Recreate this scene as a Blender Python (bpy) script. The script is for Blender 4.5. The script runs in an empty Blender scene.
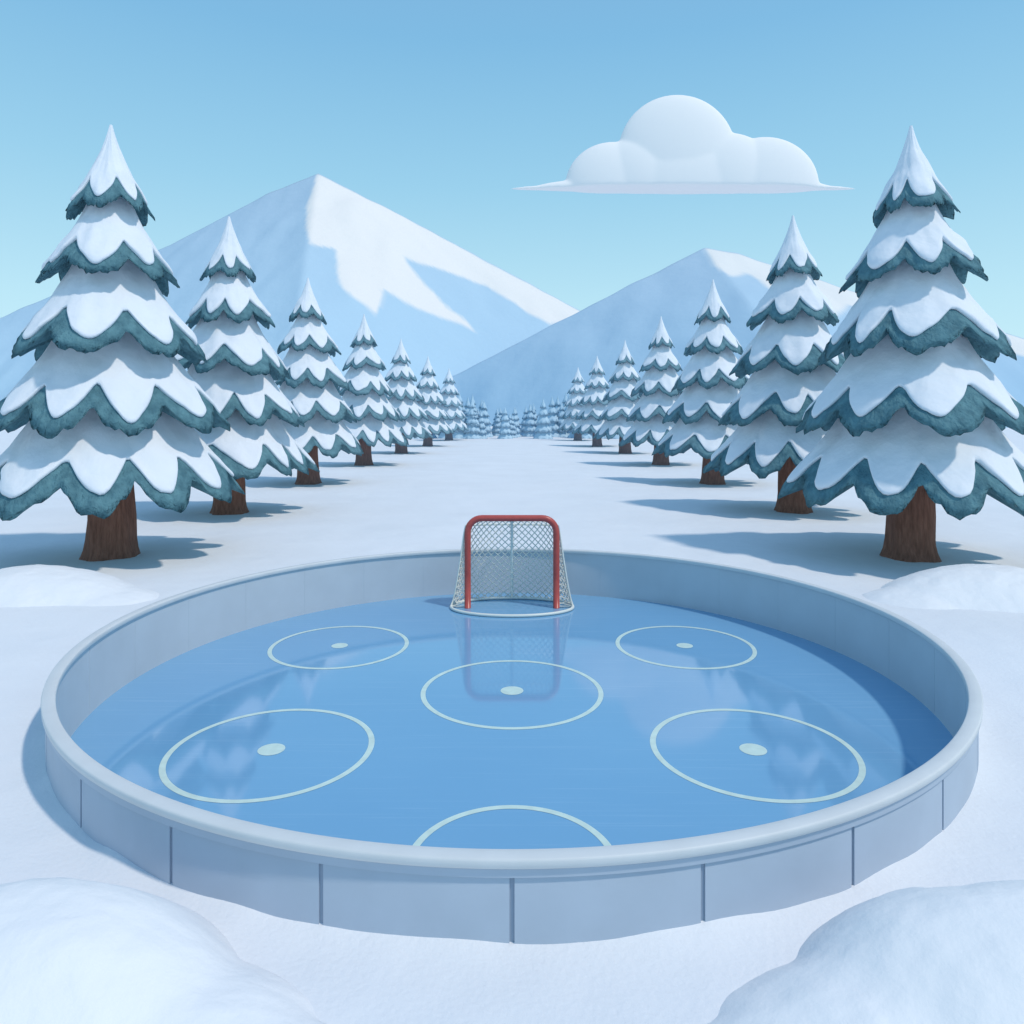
import bpy, math, random
import numpy as np
from mathutils import Vector, noise
random.seed(7)
scene = bpy.context.scene
scene.view_settings.view_transform = 'Standard'
scene.view_settings.look = 'None'
scene.view_settings.exposure = 0
COL = scene.collection

# ---------------------------------------------------------------- helpers
def link(o, parent=None):
    COL.objects.link(o)
    if parent is not None:
        o.parent = parent
    return o

def mesh_obj(name, verts, faces, mats, fmat=None, smooth=True, parent=None):
    me = bpy.data.meshes.new(name)
    me.from_pydata([tuple(map(float, v)) for v in verts], [], faces)
    for m in mats:
        me.materials.append(m)
    if fmat is not None:
        me.polygons.foreach_set('material_index', fmat)
    me.polygons.foreach_set('use_smooth', [smooth] * len(me.polygons))
    me.update()
    return link(bpy.data.objects.new(name, me), parent)

def material(name, color, rough=0.8, spec=0.3, var=None, bump=None, haze=None, stretch=None, color2=None, sheen=0):
    m = bpy.data.materials.new(name)
    m.use_nodes = True
    nt = m.node_tree
    N, L = nt.nodes, nt.links
    b = N['Principled BSDF']
    b.inputs['Roughness'].default_value = rough
    b.inputs['Specular IOR Level'].default_value = spec
    rgb = N.new('ShaderNodeRGB'); rgb.outputs[0].default_value = (*color, 1)
    out = rgb.outputs[0]
    tc = N.new('ShaderNodeTexCoord')
    vec = tc.outputs['Object']
    if stretch:
        mp = N.new('ShaderNodeMapping'); mp.inputs['Scale'].default_value = stretch
        L.new(vec, mp.inputs[0]); vec = mp.outputs[0]
    if var:
        nz = N.new('ShaderNodeTexNoise'); nz.inputs['Scale'].default_value = var[0]; nz.inputs['Detail'].default_value = 3
        L.new(vec, nz.inputs['Vector'])
        mr = N.new('ShaderNodeMapRange'); mr.inputs['From Min'].default_value = .3; mr.inputs['From Max'].default_value = .7
        L.new(nz.outputs['Fac'], mr.inputs['Value'])
        mx = N.new('ShaderNodeMix'); mx.data_type = 'RGBA'
        c2 = color2 if color2 else tuple(c * (1 - var[1]) for c in color)
        mx.inputs[6].default_value = (*color, 1); mx.inputs[7].default_value = (*c2, 1)
        L.new(mr.outputs[0], mx.inputs[0]); out = mx.outputs[2]
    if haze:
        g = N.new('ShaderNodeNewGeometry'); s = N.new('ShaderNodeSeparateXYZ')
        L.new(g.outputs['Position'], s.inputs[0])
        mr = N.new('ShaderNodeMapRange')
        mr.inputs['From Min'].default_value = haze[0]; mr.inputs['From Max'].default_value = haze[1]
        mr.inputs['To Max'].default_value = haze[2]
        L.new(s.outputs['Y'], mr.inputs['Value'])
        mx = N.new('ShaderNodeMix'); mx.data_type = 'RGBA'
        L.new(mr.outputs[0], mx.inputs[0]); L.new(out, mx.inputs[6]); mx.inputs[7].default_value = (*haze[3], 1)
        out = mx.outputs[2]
    L.new(out, b.inputs['Base Color'])
    if bump:
        prev = None
        for (sc, st, dist) in bump:
            nz = N.new('ShaderNodeTexNoise'); nz.inputs['Scale'].default_value = sc; nz.inputs['Detail'].default_value = 2
            L.new(vec, nz.inputs['Vector'])
            bp = N.new('ShaderNodeBump'); bp.inputs['Strength'].default_value = st; bp.inputs['Distance'].default_value = dist
            L.new(nz.outputs['Fac'], bp.inputs['Height'])
            if prev: L.new(prev, bp.inputs['Normal'])
            prev = bp.outputs[0]
        L.new(prev, b.inputs['Normal'])
    return m

M_snow = material('snow_ground', (.78, .81, .85), .75, .2, var=(.25, .05), bump=[(.6, .3, .3), (14, .3, .03)])
M_bank = material('snow_bank', (.81, .83, .86), .7, .2, bump=[(2.0, .25, .15), (18, .28, .02)])
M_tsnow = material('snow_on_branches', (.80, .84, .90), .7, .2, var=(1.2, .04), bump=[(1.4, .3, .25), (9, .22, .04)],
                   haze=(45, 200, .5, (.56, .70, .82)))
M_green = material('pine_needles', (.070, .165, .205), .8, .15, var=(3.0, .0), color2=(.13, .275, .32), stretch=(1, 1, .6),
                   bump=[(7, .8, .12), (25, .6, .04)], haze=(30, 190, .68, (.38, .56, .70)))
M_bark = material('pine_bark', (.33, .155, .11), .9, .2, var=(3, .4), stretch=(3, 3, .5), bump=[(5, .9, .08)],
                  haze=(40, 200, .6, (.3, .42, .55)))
M_farg = material('distant_foliage', (.40, .58, .72), .9, .1, var=(.4, .0), color2=(.45, .63, .76))  # aerial haze baked into both distant tree colours
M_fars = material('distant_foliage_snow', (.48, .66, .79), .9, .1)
M_wall = material('board_panel', (.43, .51, .61), .45, .35, var=(1.3, .08), bump=[(6, .06, .02)])
M_seam = material('board_seam', (.30, .37, .47), .6, .3)
M_cap = material('board_cap', (.66, .69, .71), .5, .3, var=(2.0, .06), bump=[(8, .08, .01)])
M_inner = material('board_inner', (.55, .61, .67), .45, .3, var=(1.0, .07))
M_line = material('ice_line', (.64, .80, .74), .3, .4, var=(6, .12))
M_red = material('goal_red_paint', (.52, .085, .07), .35, .5, var=(6, .15))
M_net = material('goal_net', (.78, .78, .71), .8, .2)
M_white = material('goal_white_tube', (.74, .78, .74), .4, .4)
M_cloud = material('cloud', (.90, .88, .88), 1, 0)

# ice: blue, glossy, faint skate scratches
M_ice = bpy.data.materials.new('ice'); M_ice.use_nodes = True
nt = M_ice.node_tree; N = nt.nodes; L = nt.links; b = N['Principled BSDF']
tc = N.new('ShaderNodeTexCoord')
nz = N.new('ShaderNodeTexNoise'); nz.inputs['Scale'].default_value = .22; nz.inputs['Detail'].default_value = 3
L.new(tc.outputs['Object'], nz.inputs['Vector'])
mx = N.new('ShaderNodeMix'); mx.data_type = 'RGBA'
mx.inputs[6].default_value = (.155, .365, .60, 1); mx.inputs[7].default_value = (.20, .43, .66, 1)
L.new(nz.outputs['Fac'], mx.inputs[0])
prev = mx.outputs[2]
for ang in (25, -38, 80):
    mp = N.new('ShaderNodeMapping'); mp.inputs['Rotation'].default_value = (0, 0, math.radians(ang)); mp.inputs['Scale'].default_value = (.35, 22, 1)
    L.new(tc.outputs['Object'], mp.inputs[0])
    n2 = N.new('ShaderNodeTexNoise'); n2.inputs['Scale'].default_value = 1; n2.inputs['Detail'].default_value = 2; n2.inputs['Distortion'].default_value = .3
    L.new(mp.outputs[0], n2.inputs['Vector'])
    mr = N.new('ShaderNodeMapRange'); mr.inputs['From Min'].default_value = .64; mr.inputs['From Max'].default_value = .78; mr.inputs['To Max'].default_value = .16
    L.new(n2.outputs['Fac'], mr.inputs['Value'])
    m2 = N.new('ShaderNodeMix'); m2.data_type = 'RGBA'
    L.new(mr.outputs[0], m2.inputs[0]); L.new(prev, m2.inputs[6]); m2.inputs[7].default_value = (.5, .68, .85, 1)
    prev = m2.outputs[2]
L.new(prev, b.inputs['Base Color'])
b.inputs['Roughness'].default_value = .06
b.inputs['Specular IOR Level'].default_value = .72

# ---------------------------------------------------------------- world, sun
SUN_EL, SUN_AZ = math.radians(58), math.radians(120)   # azimuth clockwise from +Y
sd = Vector((math.cos(SUN_EL) * math.sin(SUN_AZ), math.cos(SUN_EL) * math.cos(SUN_AZ), math.sin(SUN_EL)))
w = bpy.data.worlds.new('World'); scene.world = w; w.use_nodes = True
N = w.node_tree.nodes; L = w.node_tree.links
sky = N.new('ShaderNodeTexSky'); sky.sky_type = 'NISHITA'; sky.sun_disc = False
sky.sun_elevation = SUN_EL; sky.sun_rotation = SUN_AZ
sky.air_density = 1.0; sky.dust_density = .3; sky.ozone_density = 1.5; sky.altitude = 600
# clear-winter-day gradient by elevation, mixed over the physical sky
tc = N.new('ShaderNodeTexCoord'); sp = N.new('ShaderNodeSeparateXYZ'); L.new(tc.outputs['Generated'], sp.inputs[0])
cr = N.new('ShaderNodeValToRGB'); e = cr.color_ramp.elements
K = 1 / .15
e[0].position = 0.0; e[0].color = (.60, .88, .97, 1)
e[1].position = 1.0; e[1].color = (.20, .36, .62, 1)
for p, c in ((.14, (.51, .82, .94, 1)), (.30, (.34, .67, .88, 1)), (.46, (.225, .53, .81, 1)), (.65, (.21, .44, .72, 1))):
    n_ = e.new(p); n_.color = c
L.new(sp.outputs['Z'], cr.inputs[0])
sc = N.new('ShaderNodeVectorMath'); sc.operation = 'SCALE'; sc.inputs['Scale'].default_value = K
L.new(cr.outputs[0], sc.inputs[0])
mixs = N.new('ShaderNodeMix'); mixs.data_type = 'RGBA'; mixs.clamp_result = False; mixs.inputs[0].default_value = .88
L.new(sky.outputs[0], mixs.inputs[6]); L.new(sc.outputs[0], mixs.inputs[7])
L.new(mixs.outputs[2], N['Background'].inputs[0])
N['Background'].inputs[1].default_value = .15
sl = bpy.data.lights.new('sun', 'SUN'); sl.energy = 2.1; sl.angle = math.radians(3); sl.color = (1, .90, .79)
so = link(bpy.data.objects.new('sun', sl)); so.rotation_euler = sd.to_track_quat('Z', 'Y').to_euler(); so.location = (30, -20, 60)

# ---------------------------------------------------------------- camera
F = 727.0
cd = bpy.data.cameras.new('camera'); cam = link(bpy.data.objects.new('camera', cd))
cd.sensor_width = 36; cd.lens = F / 1024 * 36; cd.shift_y = -95 / 1024; cd.clip_end = 8000
cam.location = (0, 0, 5); cam.rotation_euler = (math.radians(90), 0, 0)
scene.camera = cam

# ---------------------------------------------------------------- rink
CX, CY = 0.0, 15.2
ZI = -.64
def lathe(profile, n=240, a0=0, a1=2 * math.pi, closed_profile=True):
    full = abs(a1 - a0 - 2 * math.pi) < 1e-6
    cols = n if full else n + 1
    V = []; Fc = []
    P = len(profile)
    for i in range(cols):
        a = a0 + (a1 - a0) * i / n
        for (r, z) in profile:
            V.append((CX + r * math.sin(a), CY - r * math.cos(a), z))
    for i in range(n):
        j = (i + 1) % cols
        for k in range(P if closed_profile else P - 1):
            k2 = (k + 1) % P
            Fc.append((i * P + k, j * P + k, j * P + k2, i * P + k2))
    if not full and closed_profile:
        Fc.append(tuple(range(P))[::-1]); Fc.append(tuple(n * P + k for k in range(P)))
    return V, Fc
def flat(o, ang=35):
    try:
        o.data.set_sharp_from_angle(angle=math.radians(ang))
    except Exception: pass
    return o

NP = 27
core = lathe([(8.135, -1.0), (8.18, -1.0), (8.18, .70), (8.135, .70)])
wall = flat(mesh_obj('rink_wall', *core, [M_inner]))
v, f = lathe([(8.181, -.6), (8.195, -.6), (8.195, .66), (8.181, .66)])
flat(mesh_obj('seam_backing', v, f, [M_seam], parent=wall))
V = []; Fc = []
gap = .024 / 8.2
for k in range(NP):
    a0 = 2 * math.pi * k / NP + gap; a1 = 2 * math.pi * (k + 1) / NP - gap
    v, f = lathe([(8.196, -.6), (8.214, -.6), (8.214, .655), (8.208, .668), (8.196, .668)], 14, a0, a1)
    o = len(V); V += v; Fc += [tuple(o + i for i in t) for t in f]
flat(mesh_obj('outer_panels', V, Fc, [M_wall], parent=wall))
V = []; Fc = []
for k in range(NP):
    a = 2 * math.pi * k / NP
    v, f = lathe([(8.131, ZI), (8.136, ZI), (8.136, .66), (8.131, .66)], 2, a - .0012, a + .0012)
    o = len(V); V += v; Fc += [tuple(o + i for i in t) for t in f]
flat(mesh_obj('inner_joints', V, Fc, [M_inner], parent=wall))
cap = [(8.08, .69), (8.09, .675), (8.25, .675), (8.265, .69), (8.27, .755), (8.264, .772), (8.25, .78), (8.10, .78), (8.086, .772), (8.08, .755)]
flat(mesh_obj('cap_rail', *lathe(cap, 300), [M_cap], parent=wall), 50)
v, f = lathe([(8.215, .58), (8.236, .585), (8.236, .665), (8.215, .67)])
flat(mesh_obj('under_cap_trim', v, f, [M_wall], parent=wall))

def disc(r, cx, cy, z, n=64):
    V = [(cx, cy, z)] + [(cx + r * math.cos(2 * math.pi * i / n), cy + r * math.sin(2 * math.pi * i / n), z) for i in range(n)]
    return V, [(0, 1 + i, 1 + (i + 1) % n) for i in range(n)]
def ann(r0, r1, cx, cy, z, n=128):
    V = []
    for i in range(n):
        a = 2 * math.pi * i / n
        V += [(cx + r0 * math.cos(a), cy + r0 * math.sin(a), z), (cx + r1 * math.cos(a), cy + r1 * math.sin(a), z)]
    return V, [(2 * i, 2 * i + 1, 2 * ((i + 1) % n) + 1, 2 * ((i + 1) % n)) for i in range(n)]
ice = mesh_obj('ice_rink', *disc(8.134, CX, CY, ZI, 240), [M_ice], smooth=False)
V = []; Fc = []
for (x, y, r, d) in [(0, 14.98, 1.82, .235), (-4.25, 17.93, 1.64, .20), (4.26, 17.93, 1.64, .20), (-4.08, 12.33, 1.67, .225), (4.09, 12.33, 1.67, .225), (0, 9.2, 1.31, .2)]:
    for v, f in (ann(r - .05, r + .05, x, y, ZI + .004), disc(d, x, y, ZI + .004, 48)):
        o = len(V); V += v; Fc += [tuple(o + i for i in t) for t in f]
mesh_obj('faceoff_circles', V, Fc, [M_line], smooth=False, parent=ice)

# ---------------------------------------------------------------- goal
def tube(points, rad, n=10, closed=False):
    pts = [Vector(p) for p in points]; V = []; Fc = []
    m = len(pts)
    up = None
    for i, p in enumerate(pts):
        a = pts[(i - 1) % m] if (closed or i > 0) else p
        c = pts[(i + 1) % m] if (closed or i < m - 1) else p
        t = (c - a).normalized()
        if up is None:
            up = t.orthogonal().normalized()
        up = (up - t * up.dot(t)).normalized()
        s = t.cross(up)
        for k in range(n):
            q = 2 * math.pi * k / n
            V.append(p + rad * (math.cos(q) * up + math.sin(q) * s))
    for i in range(m if closed else m - 1):
        j = (i + 1) % m
        for k in range(n):
            k2 = (k + 1) % n
            Fc.append((i * n + k, i * n + k2, j * n + k2, j * n + k))
    if not closed:
        Fc.append(tuple(range(n))); Fc.append(tuple((m - 1) * n + k for k in range(n))[::-1])
    return V, Fc
GY = 21.48; HW = 1.31; GH = 2.65; RC = .42
pts = [(-HW, GY, ZI + .006), (-HW, GY, ZI + 1), (-HW, GY, ZI + GH - RC)]
for i in range(1, 9):
    a = math.pi / 2 * i / 8
    pts.append((-HW + RC - RC * math.cos(a), GY, ZI + GH - RC + RC * math.sin(a)))
pts += [(x * -1, y, z) for x, y, z in pts[::-1]]
goal = mesh_obj('hockey_goal', *tube(pts, .095, 14), [M_red])
hoop = [(1.80 * math.cos(2 * math.pi * i / 64), GY + 0.0 + 1.03 * math.sin(2 * math.pi * i / 64), ZI + .045) for i in range(64)]
mesh_obj('base_hoop', *tube(hoop, .045, 8, True), [M_white], parent=goal)
mesh_obj('back_post', *tube([(0, GY + .05, ZI + GH - .02), (0, GY + .42, ZI + GH - .2), (0, GY + .62, ZI + GH - .9), (0, GY + 1.03, ZI + .05)], .045, 8), [M_white], parent=goal)
mesh_obj('top_loop', *tube([(-HW + .06, GY + .02, ZI + GH - .33)] + [(-(HW) * math.cos(math.pi * i / 24), GY + .06 + .42 * math.sin(math.pi * i / 24) ** .6, ZI + GH - .25) for i in range(1, 24)] + [(HW - .06, GY + .02, ZI + GH - .33)], .03, 8), [M_white], parent=goal)
def netpt(u, t):
    a = math.pi * u
    wv = 1.80 - (1.80 - 1.36) * (t ** .75)
    d = 1.03 - .58 * t ** .8
    if t > .88:
        k = (t - .88) / .12
        d *= (1 - k) ** .7
        wv -= .22 * k ** 2
    z = ZI + .05 + (GH - .06) * t
    x = -wv * math.cos(a)
    y = GY + d * max(0, math.sin(a)) ** .65
    return Vector((x, y, z))
V = []; Fc = []
def add(vf):
    o = len(V); V.extend(vf[0]); Fc.extend([tuple(o + i for i in t) for t in vf[1]])
NU, NT = 22, 13
for s in (1, -1):
    for k in range(-NT, NU + NT):
        pl = []
        for i in range(0, 4 * NT + 1):
            j = i / 4
            u = (k + s * j) / NU
            if -1e-6 <= u <= 1 + 1e-6:
                pl.append(netpt(min(1, max(0, u)), j / NT))
        if len(pl) > 2: add(tube(pl, .018, 4))
for u in (0, 1):
    sx = -1 if u == 0 else 1
    for i in range(0, 14):
        t = i / 14
        p = netpt(u, t); q = Vector((sx * HW, GY, ZI + .05 + (GH - .06) * min(.9, t + .05)))
        add(tube([p, q], .015, 4)); q2 = Vector((sx * HW, GY, ZI + .05 + (GH - .06) * max(0, t - .06))); add(tube([p, q2], .015, 4))
    add(tube([netpt(u, i / 12) for i in range(12)], .026, 6))
mesh_obj('net', V, Fc, [M_net], parent=goal)

# ---------------------------------------------------------------- ground
def gz(x, y):
    d = math.hypot(x - CX, y - CY)
    z = .12 * noise.noise(Vector((x * .12, y * .12, 1.3))) + .06 * noise.noise(Vector((x * .4, y * .4, 4)))
    k = min(1, max(0, (d - 8.2) / 5))
    z = z * k - .10 * (1 - k) + .12 * max(0, 1 - (d - 8.2) / .5) ** 2 * (.5 + .6 * noise.noise(Vector((x * 1.2, y * 1.2, 0))))
    return z
V = []; Fc = []
radii = [8.175]
dr = .12
while radii[-1] < 4000:
    radii.append(radii[-1] + dr); dr = min(dr * 1.055, 200)
NA = 320
for r in radii:
    for i in range(NA):
        a = 2 * math.pi * i / NA
        x = CX + r * math.sin(a); y = CY - r * math.cos(a)
        V.append((x, y, gz(x, y)))
for k in range(len(radii) - 1):
    for i in range(NA):
        j = (i + 1) % NA
        Fc.append((k * NA + i, k * NA + j, (k + 1) * NA + j, (k + 1) * NA + i))
mesh_obj('snow_ground', V, Fc, [M_snow])

def bank(lobes, seed, first_name='snowdrift'):
    x0 = min(l[0] - l[2] for l in lobes) - .3; x1 = max(l[0] + l[2] for l in lobes) + .3
    y0 = min(l[1] - l[3] for l in lobes) - .3; y1 = max(l[1] + l[3] for l in lobes) + .3
    n = 110; V = []; Fc = []
    for j in range(n + 1):
        for i in range(n + 1):
            x = x0 + (x1 - x0) * i / n; y = y0 + (y1 - y0) * j / n
            hs = []
            wx = x + .12 * noise.noise(Vector((x * .8, y * .8, seed))); wy = y + .12 * noise.noise(Vector((x * .8, y * .8, seed + 9)))
            for (cx, cy, rx, ry, h) in lobes:
                q = ((wx - cx) / rx) ** 2 + ((wy - cy) / ry) ** 2
                hs.append(h * max(0, 1 - q) ** .9 if q < 1 else 0)
            z = (sum(h ** 2.6 for h in hs)) ** (1 / 2.6) if max(hs) > 0 else 0
            V.append((x, y, z - .20 + .03 * noise.noise(Vector((x * 2, y * 2, seed))) + .012 * noise.noise(Vector((x * 7, y * 7, seed)))))
    for j in range(n):
        for i in range(n):
            a = j * (n + 1) + i
            Fc.append((a, a + 1, a + n + 2, a + n + 1))
    return mesh_obj(first_name, V, Fc, [M_bank])
bank([(-4.1, 6.2, 1.75, 1.4, 1.02), (-2.8, 5.9, 1.3, .95, .50), (-2.0, 5.6, 1.1, .7, .32), (-6.2, 6.4, 2.4, 1.6, .80)], 1)
bank([(4.3, 6.25, 1.8, 1.4, 1.02), (3.0, 5.9, 1.4, 1.0, .55), (2.2, 5.6, 1.2, .7, .34), (6.2, 6.4, 2.4, 1.6, .85)], 2)
bank([(-13.6, 20.6, 3.0, 2.2, .95), (-11.3, 20.2, 1.8, 1.4, .45)], 3)
bank([(13.6, 20.8, 3.0, 2.2, .95), (11.4, 20.2, 1.8, 1.4, .45)], 4)

# ---------------------------------------------------------------- pine trees
PX = 15.4 / 430
TIERS = [  # z_top, z_edge, r_top, R, lobes, depth   (430 = full height)
    (433, 348, 0.5, 37, 7, 13),
    (364, 283, 15, 60, 8, 18),
    (304, 211, 27, 83, 9, 23),
    (234, 141, 40, 100, 10, 27),
    (166, 73, 52, 117, 11, 29)]
def tree_mesh(seed, nth=180, ntt=14, trunk=True, mats=(0, 1, 2)):
    rnd = random.Random(seed)
    V = []; Fc = []; FM = []
    def grid(rows, nth, m, closed_top=False):
        o = len(V)
        for r in rows: V.extend(r)
        for k in range(len(rows) - 1):
            for i in range(nth):
                j = (i + 1) % nth
                Fc.append((o + k * nth + i, o + (k + 1) * nth + i, o + (k + 1) * nth + j, o + k * nth + j)); FM.append(m)
    for ti, (zt, ze, r0, R, nl, dep) in enumerate(TIERS):
        ph = rnd.uniform(0, 6.28); wa = [rnd.uniform(-.28, .28) for _ in range(3)]; wp = [rnd.uniform(0, 6.28) for _ in range(3)]
        ph2 = ph + rnd.uniform(-.3, .3)
        tiltx, tilty = rnd.uniform(-2.5, 2.5), rnd.uniform(-2.5, 2.5)
        def warp(th):
            return th + sum(wa[i] * math.sin((i + 1) * th + wp[i]) for i in range(3)) * .5
        def lobe(th, p, n):
            s = abs(math.sin(n / 2 * (warp(th)) + p))
            return s ** .85
        def surf(th, t, h):
            lb = lobe(th, ph, nl)
            # smaller secondary scallops between the big boughs
            lb2 = abs(math.sin(nl * 1.5 * warp(th) + ph * 2))
            amp = 1 + .13 * noise.noise(Vector((math.cos(th) * 1.3, math.sin(th) * 1.3, ti * 3 + seed)))
            rr = r0 + (R * amp - r0) * (.55 * t + .45 * t ** 2.0)
            rr *= 1 + (.15 * lb - .075) * t ** 1.1
            z = zt + (ze - zt) * (t ** .95) - dep * (lb - .55) * t ** 3.0 - dep * .16 * lb2 * t ** 6
            nn = noise.noise(Vector((math.cos(th) * rr * .06, math.sin(th) * rr * .06, z * .06 + seed * 5))) * 2.6 * t
            rr += nn + h * .75; z += h * .66
            z += (tiltx * math.cos(th) + tilty * math.sin(th)) * t
            return (rr * math.cos(th) * PX, rr * math.sin(th) * PX, z * PX)
        ths = [2 * math.pi * i / nth for i in range(nth)]
        rows = []
        for k in range(ntt + 1):
            rows.append([surf(th, k / ntt, 0) for th in ths])
        if nth > 60:
            rows[-1] = [(x, y, z - PX * rnd.uniform(0, 3.0)) for (x, y, z) in rows[-1]]
        for (fr, dz) in ((.93, 3), (.6, 14), (.15, 22)):
            rows.append([(x * fr, y * fr, z * 0 + (ze * PX + (z - ze * PX) * fr) + dz * PX) for (x, y, z) in rows[ntt]])
        grid(rows, nth, mats[0])
        rows = []
        hth = 3.6 if ti else 2.2
        tsl = [(.69 + .19 * lobe(th, ph2, nl) ** 1.2 + .06 * noise.noise(Vector((math.cos(th) * 3, math.sin(th) * 3, ti + 20 + seed)))) for th in ths]
        for k in range(ntt + 1):
            q = k / ntt
            rows.append([surf(th, q * ts, hth * (.5 + .5 * q) * (1 + .4 * noise.noise(Vector((math.cos(th) * 4, math.sin(th) * 4, q * 3 + ti))))) for th, ts in zip(ths, tsl)])
        rows.append([surf(th, ts + .018, hth * .75) for th, ts in zip(ths, tsl)])
        rows.append([surf(th, ts + .022, hth * .25) for th, ts in zip(ths, tsl)])
        rows.append([surf(th, ts, -.8) for th, ts in zip(ths, tsl)])
        grid(rows, nth, mats[1])
    if trunk:
        n = 28; rows = []
        for (z, r) in [(-12, 32), (0, 26), (6, 24), (16, 22.5), (40, 21.5), (95, 19)]:
            rows.append([((r * (1 + .07 * math.sin(5 * a + z * .05 + seed) + .04 * math.sin(9 * a))) * math.cos(a) * PX, (r * (1 + .07 * math.sin(5 * a + z * .05 + seed))) * math.sin(a) * PX, z * PX) for a in [2 * math.pi * i / n for i in range(n)]])
        rows = rows[::-1]
        grid(rows, n, mats[2])
    return V, Fc, FM
variants = []
for s in (1, 2, 3, 4):
    V, Fc, FM = tree_mesh(s)
    me = bpy.data.meshes.new('pine_tree')
    me.from_pydata(V, [], Fc)
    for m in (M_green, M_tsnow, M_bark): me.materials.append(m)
    me.polygons.foreach_set('material_index', FM); me.polygons.foreach_set('use_smooth', [True] * len(me.polygons)); me.update()
    variants.append(me)
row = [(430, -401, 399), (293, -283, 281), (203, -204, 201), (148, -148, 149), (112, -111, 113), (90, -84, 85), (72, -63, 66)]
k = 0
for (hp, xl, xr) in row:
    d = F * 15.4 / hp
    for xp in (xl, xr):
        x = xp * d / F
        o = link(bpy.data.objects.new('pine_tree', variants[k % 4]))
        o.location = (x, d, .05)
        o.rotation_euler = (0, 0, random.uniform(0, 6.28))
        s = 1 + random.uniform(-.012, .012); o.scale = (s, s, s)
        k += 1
# distant forest, one object
V = []; Fc = []; FM = []
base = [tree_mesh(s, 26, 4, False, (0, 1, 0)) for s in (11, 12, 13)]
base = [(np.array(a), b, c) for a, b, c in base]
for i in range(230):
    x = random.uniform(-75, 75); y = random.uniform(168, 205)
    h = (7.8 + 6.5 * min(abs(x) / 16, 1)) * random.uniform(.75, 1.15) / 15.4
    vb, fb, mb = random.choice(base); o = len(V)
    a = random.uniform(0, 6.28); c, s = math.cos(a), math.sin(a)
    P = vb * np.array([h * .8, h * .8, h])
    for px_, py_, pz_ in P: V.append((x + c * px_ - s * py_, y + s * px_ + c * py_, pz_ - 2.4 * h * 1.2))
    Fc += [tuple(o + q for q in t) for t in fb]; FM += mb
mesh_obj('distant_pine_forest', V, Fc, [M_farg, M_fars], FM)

# ---------------------------------------------------------------- mountains
def mountain_mat(name, lo, mid, cap, zlo, zhi):  # cap is the sunlit snow tone, painted over a shade-blue slope colour
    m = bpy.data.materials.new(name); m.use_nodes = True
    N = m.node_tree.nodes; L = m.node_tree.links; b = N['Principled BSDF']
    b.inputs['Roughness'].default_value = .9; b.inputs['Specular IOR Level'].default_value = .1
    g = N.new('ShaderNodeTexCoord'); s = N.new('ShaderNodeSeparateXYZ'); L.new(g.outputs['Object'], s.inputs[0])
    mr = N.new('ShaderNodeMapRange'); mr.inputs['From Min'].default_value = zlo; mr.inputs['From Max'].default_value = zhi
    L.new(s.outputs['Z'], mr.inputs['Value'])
    mx = N.new('ShaderNodeMix'); mx.data_type = 'RGBA'; mx.inputs[6].default_value = (*lo, 1); mx.inputs[7].default_value = (*mid, 1)  # aerial haze painted into the slope colour by height
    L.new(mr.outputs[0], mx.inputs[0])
    at = N.new('ShaderNodeAttribute'); at.attribute_name = 'sunlit_snow'  # mask brightening the sunlit faces in the base colour
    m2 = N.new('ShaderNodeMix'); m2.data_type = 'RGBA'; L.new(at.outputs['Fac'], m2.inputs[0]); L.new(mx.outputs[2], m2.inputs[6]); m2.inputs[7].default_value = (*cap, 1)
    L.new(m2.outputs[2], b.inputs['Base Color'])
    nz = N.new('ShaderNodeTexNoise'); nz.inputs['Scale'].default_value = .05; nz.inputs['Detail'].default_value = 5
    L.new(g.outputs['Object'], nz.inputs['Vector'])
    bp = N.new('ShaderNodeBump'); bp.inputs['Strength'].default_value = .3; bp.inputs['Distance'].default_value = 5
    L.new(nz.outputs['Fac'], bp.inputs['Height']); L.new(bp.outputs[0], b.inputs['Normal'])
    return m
def inpoly(x, y, poly):
    c = False; n = len(poly); j = n - 1
    for i in range(n):
        xi, yi = poly[i]; xj, yj = poly[j]
        if (yi > y) != (yj > y) and x < (xj - xi) * (y - yi) / (yj - yi) + xi: c = not c
        j = i
    return c
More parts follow.
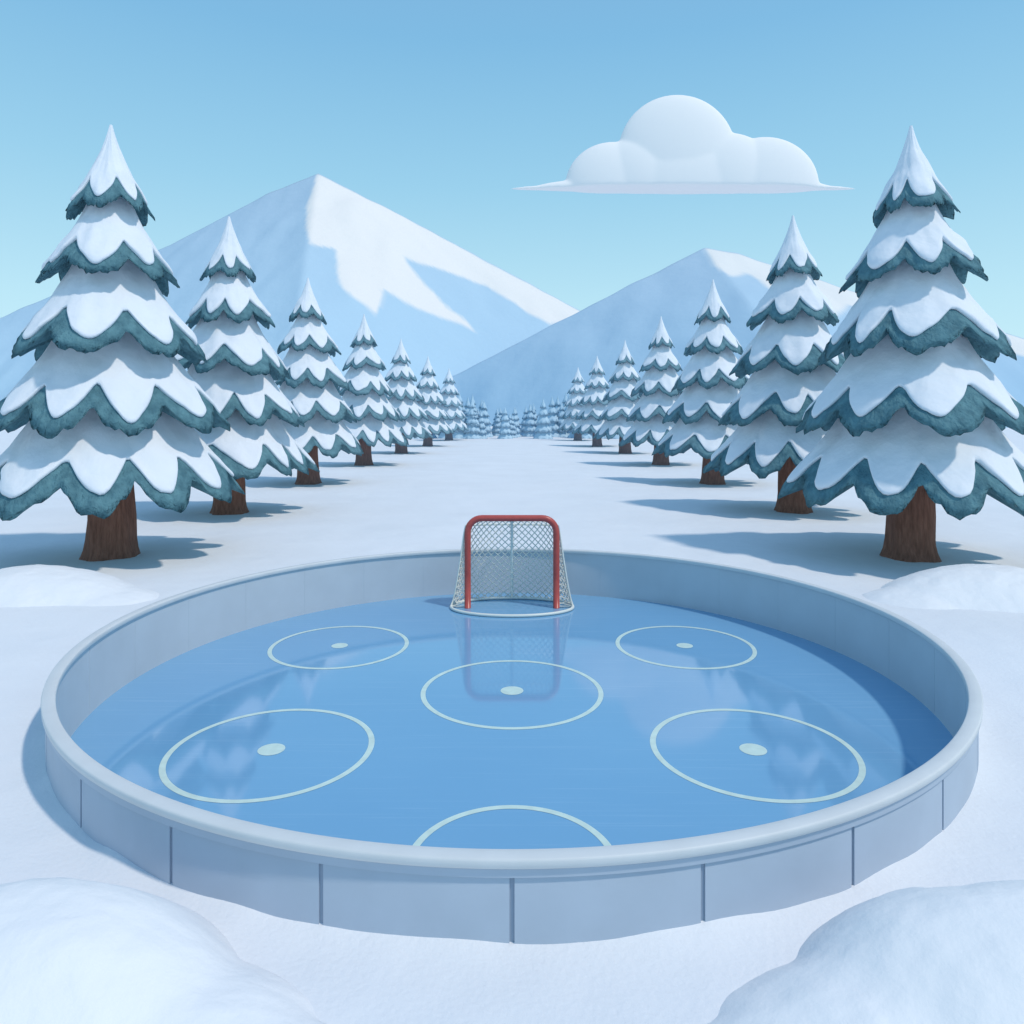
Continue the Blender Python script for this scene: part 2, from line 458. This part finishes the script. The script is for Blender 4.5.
def mountain(name, Y, skyline, k, bend, poly, x0, x1, depth, back, mat, peakx, seed, step=2.0):
    xs = np.arange(x0, x1 + .1, step)
    ss = np.concatenate([np.arange(-back, -step, step * 4), np.arange(-step, depth + .1, step)])
    sx = [p[0] for p in skyline]; sz = [p[1] for p in skyline]
    V = []; Fc = []; A = []
    for s in ss:
        for x in xs:
            xe = x - bend * max(0, s)
            z = np.interp(xe, sx, sz) - k * abs(s)
            if s > 0:
                z += min(1, s / 30) * 9 * noise.noise(Vector((x * .012 + seed, s * .006, 0))) + min(1, s / 20) * 2.5 * noise.noise(Vector((x * .05 + seed, s * .03, 2)))
            z += .9 * noise.noise(Vector((x * .06 + seed, s * .06, 7)))
            z = max(z, -3)
            V.append((x, Y - s, z))
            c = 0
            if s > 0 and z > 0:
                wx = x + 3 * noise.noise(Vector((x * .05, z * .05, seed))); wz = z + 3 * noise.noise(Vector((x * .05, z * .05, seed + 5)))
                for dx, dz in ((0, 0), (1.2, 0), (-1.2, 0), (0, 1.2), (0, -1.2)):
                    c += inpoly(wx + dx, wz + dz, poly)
            A.append(c / 5)  # soft-edged weight of the painted sunlit patch
    nx = len(xs)
    for j in range(len(ss) - 1):
        for i in range(nx - 1):
            a = j * nx + i
            Fc.append((a, a + nx, a + nx + 1, a + 1))
    o = mesh_obj(name, V, Fc, [mat])
    at = o.data.attributes.new('sunlit_snow', 'FLOAT', 'POINT'); at.data.foreach_set('value', A)
    return o
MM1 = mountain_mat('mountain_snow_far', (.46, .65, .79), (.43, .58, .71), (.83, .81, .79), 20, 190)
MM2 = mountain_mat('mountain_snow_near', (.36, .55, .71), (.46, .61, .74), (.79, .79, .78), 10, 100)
poly1 = [(-162, 210), (-158, 165), (-142.5, 126.6), (-125, 123), (-111, 88.7), (-86.6, 69), (-87.6, 90.6), (-60, 78), (-25.7, 64), (-59, 97), (-80.7, 124.8), (-25, 110), (29, 75.7), (62, 84), (62, 130), (-120, 230)]  # outline of the sunlit snow, painted brighter than the shaded slope
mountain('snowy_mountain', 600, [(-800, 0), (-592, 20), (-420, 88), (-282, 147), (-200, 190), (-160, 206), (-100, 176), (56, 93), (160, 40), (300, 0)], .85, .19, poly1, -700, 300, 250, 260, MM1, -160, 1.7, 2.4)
poly2 = [(119, 125), (119, 96), (124, 84), (136, 88), (146, 70), (158, 82), (176, 60), (196, 70), (230, 52), (300, 40), (480, 20), (480, 60), (200, 110)]  # sunlit side right of the peak, painted brighter
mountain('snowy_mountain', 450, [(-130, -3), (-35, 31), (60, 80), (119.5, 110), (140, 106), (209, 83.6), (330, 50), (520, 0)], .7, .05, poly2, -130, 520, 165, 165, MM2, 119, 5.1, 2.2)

# ---------------------------------------------------------------- cloud
q = 1500 / F
V = []; Fc = []
def ell(cx, cz, rx, rz, ry, cy=0):
    n, m = 48, 28; o = len(V)
    for j in range(m + 1):
        p = math.pi * j / m
        for i in range(n):
            a = 2 * math.pi * i / n
            z = cz + rz * math.cos(p)
            V.append(((cx + rx * math.sin(p) * math.cos(a)) * q, (cy + ry * math.sin(p) * math.sin(a)) * q, max(z, -1.0) * q))
    for j in range(m):
        for i in range(n):
            k2 = (i + 1) % n
            Fc.append((o + j * n + i, o + (j + 1) * n + i, o + (j + 1) * n + k2, o + j * n + k2))
ell(-6, 36, 59, 58, 16); ell(-70, 3, 48, 44, 15, 0); ell(82, 3, 54, 49, 15, 0); ell(5, 0, 134, 22, 15); ell(0, 0, 152, 13, 12); ell(0, 0, 174, 6, 8)
ell(45, 10, 50, 46, 16); ell(-42, 10, 46, 43, 16); ell(0, 5, 80, 50, 17)
cl = mesh_obj('cloud', V, Fc, [M_cloud])
cl.location = ((683 - 512) * q, 1500, 5 + (417 - 189) * q)
rm = cl.modifiers.new('r', 'REMESH'); rm.mode = 'VOXEL'; rm.voxel_size = 2.4; rm.use_smooth_shade = True
sm = cl.modifiers.new('s', 'SMOOTH'); sm.iterations = 22; sm.factor = .5
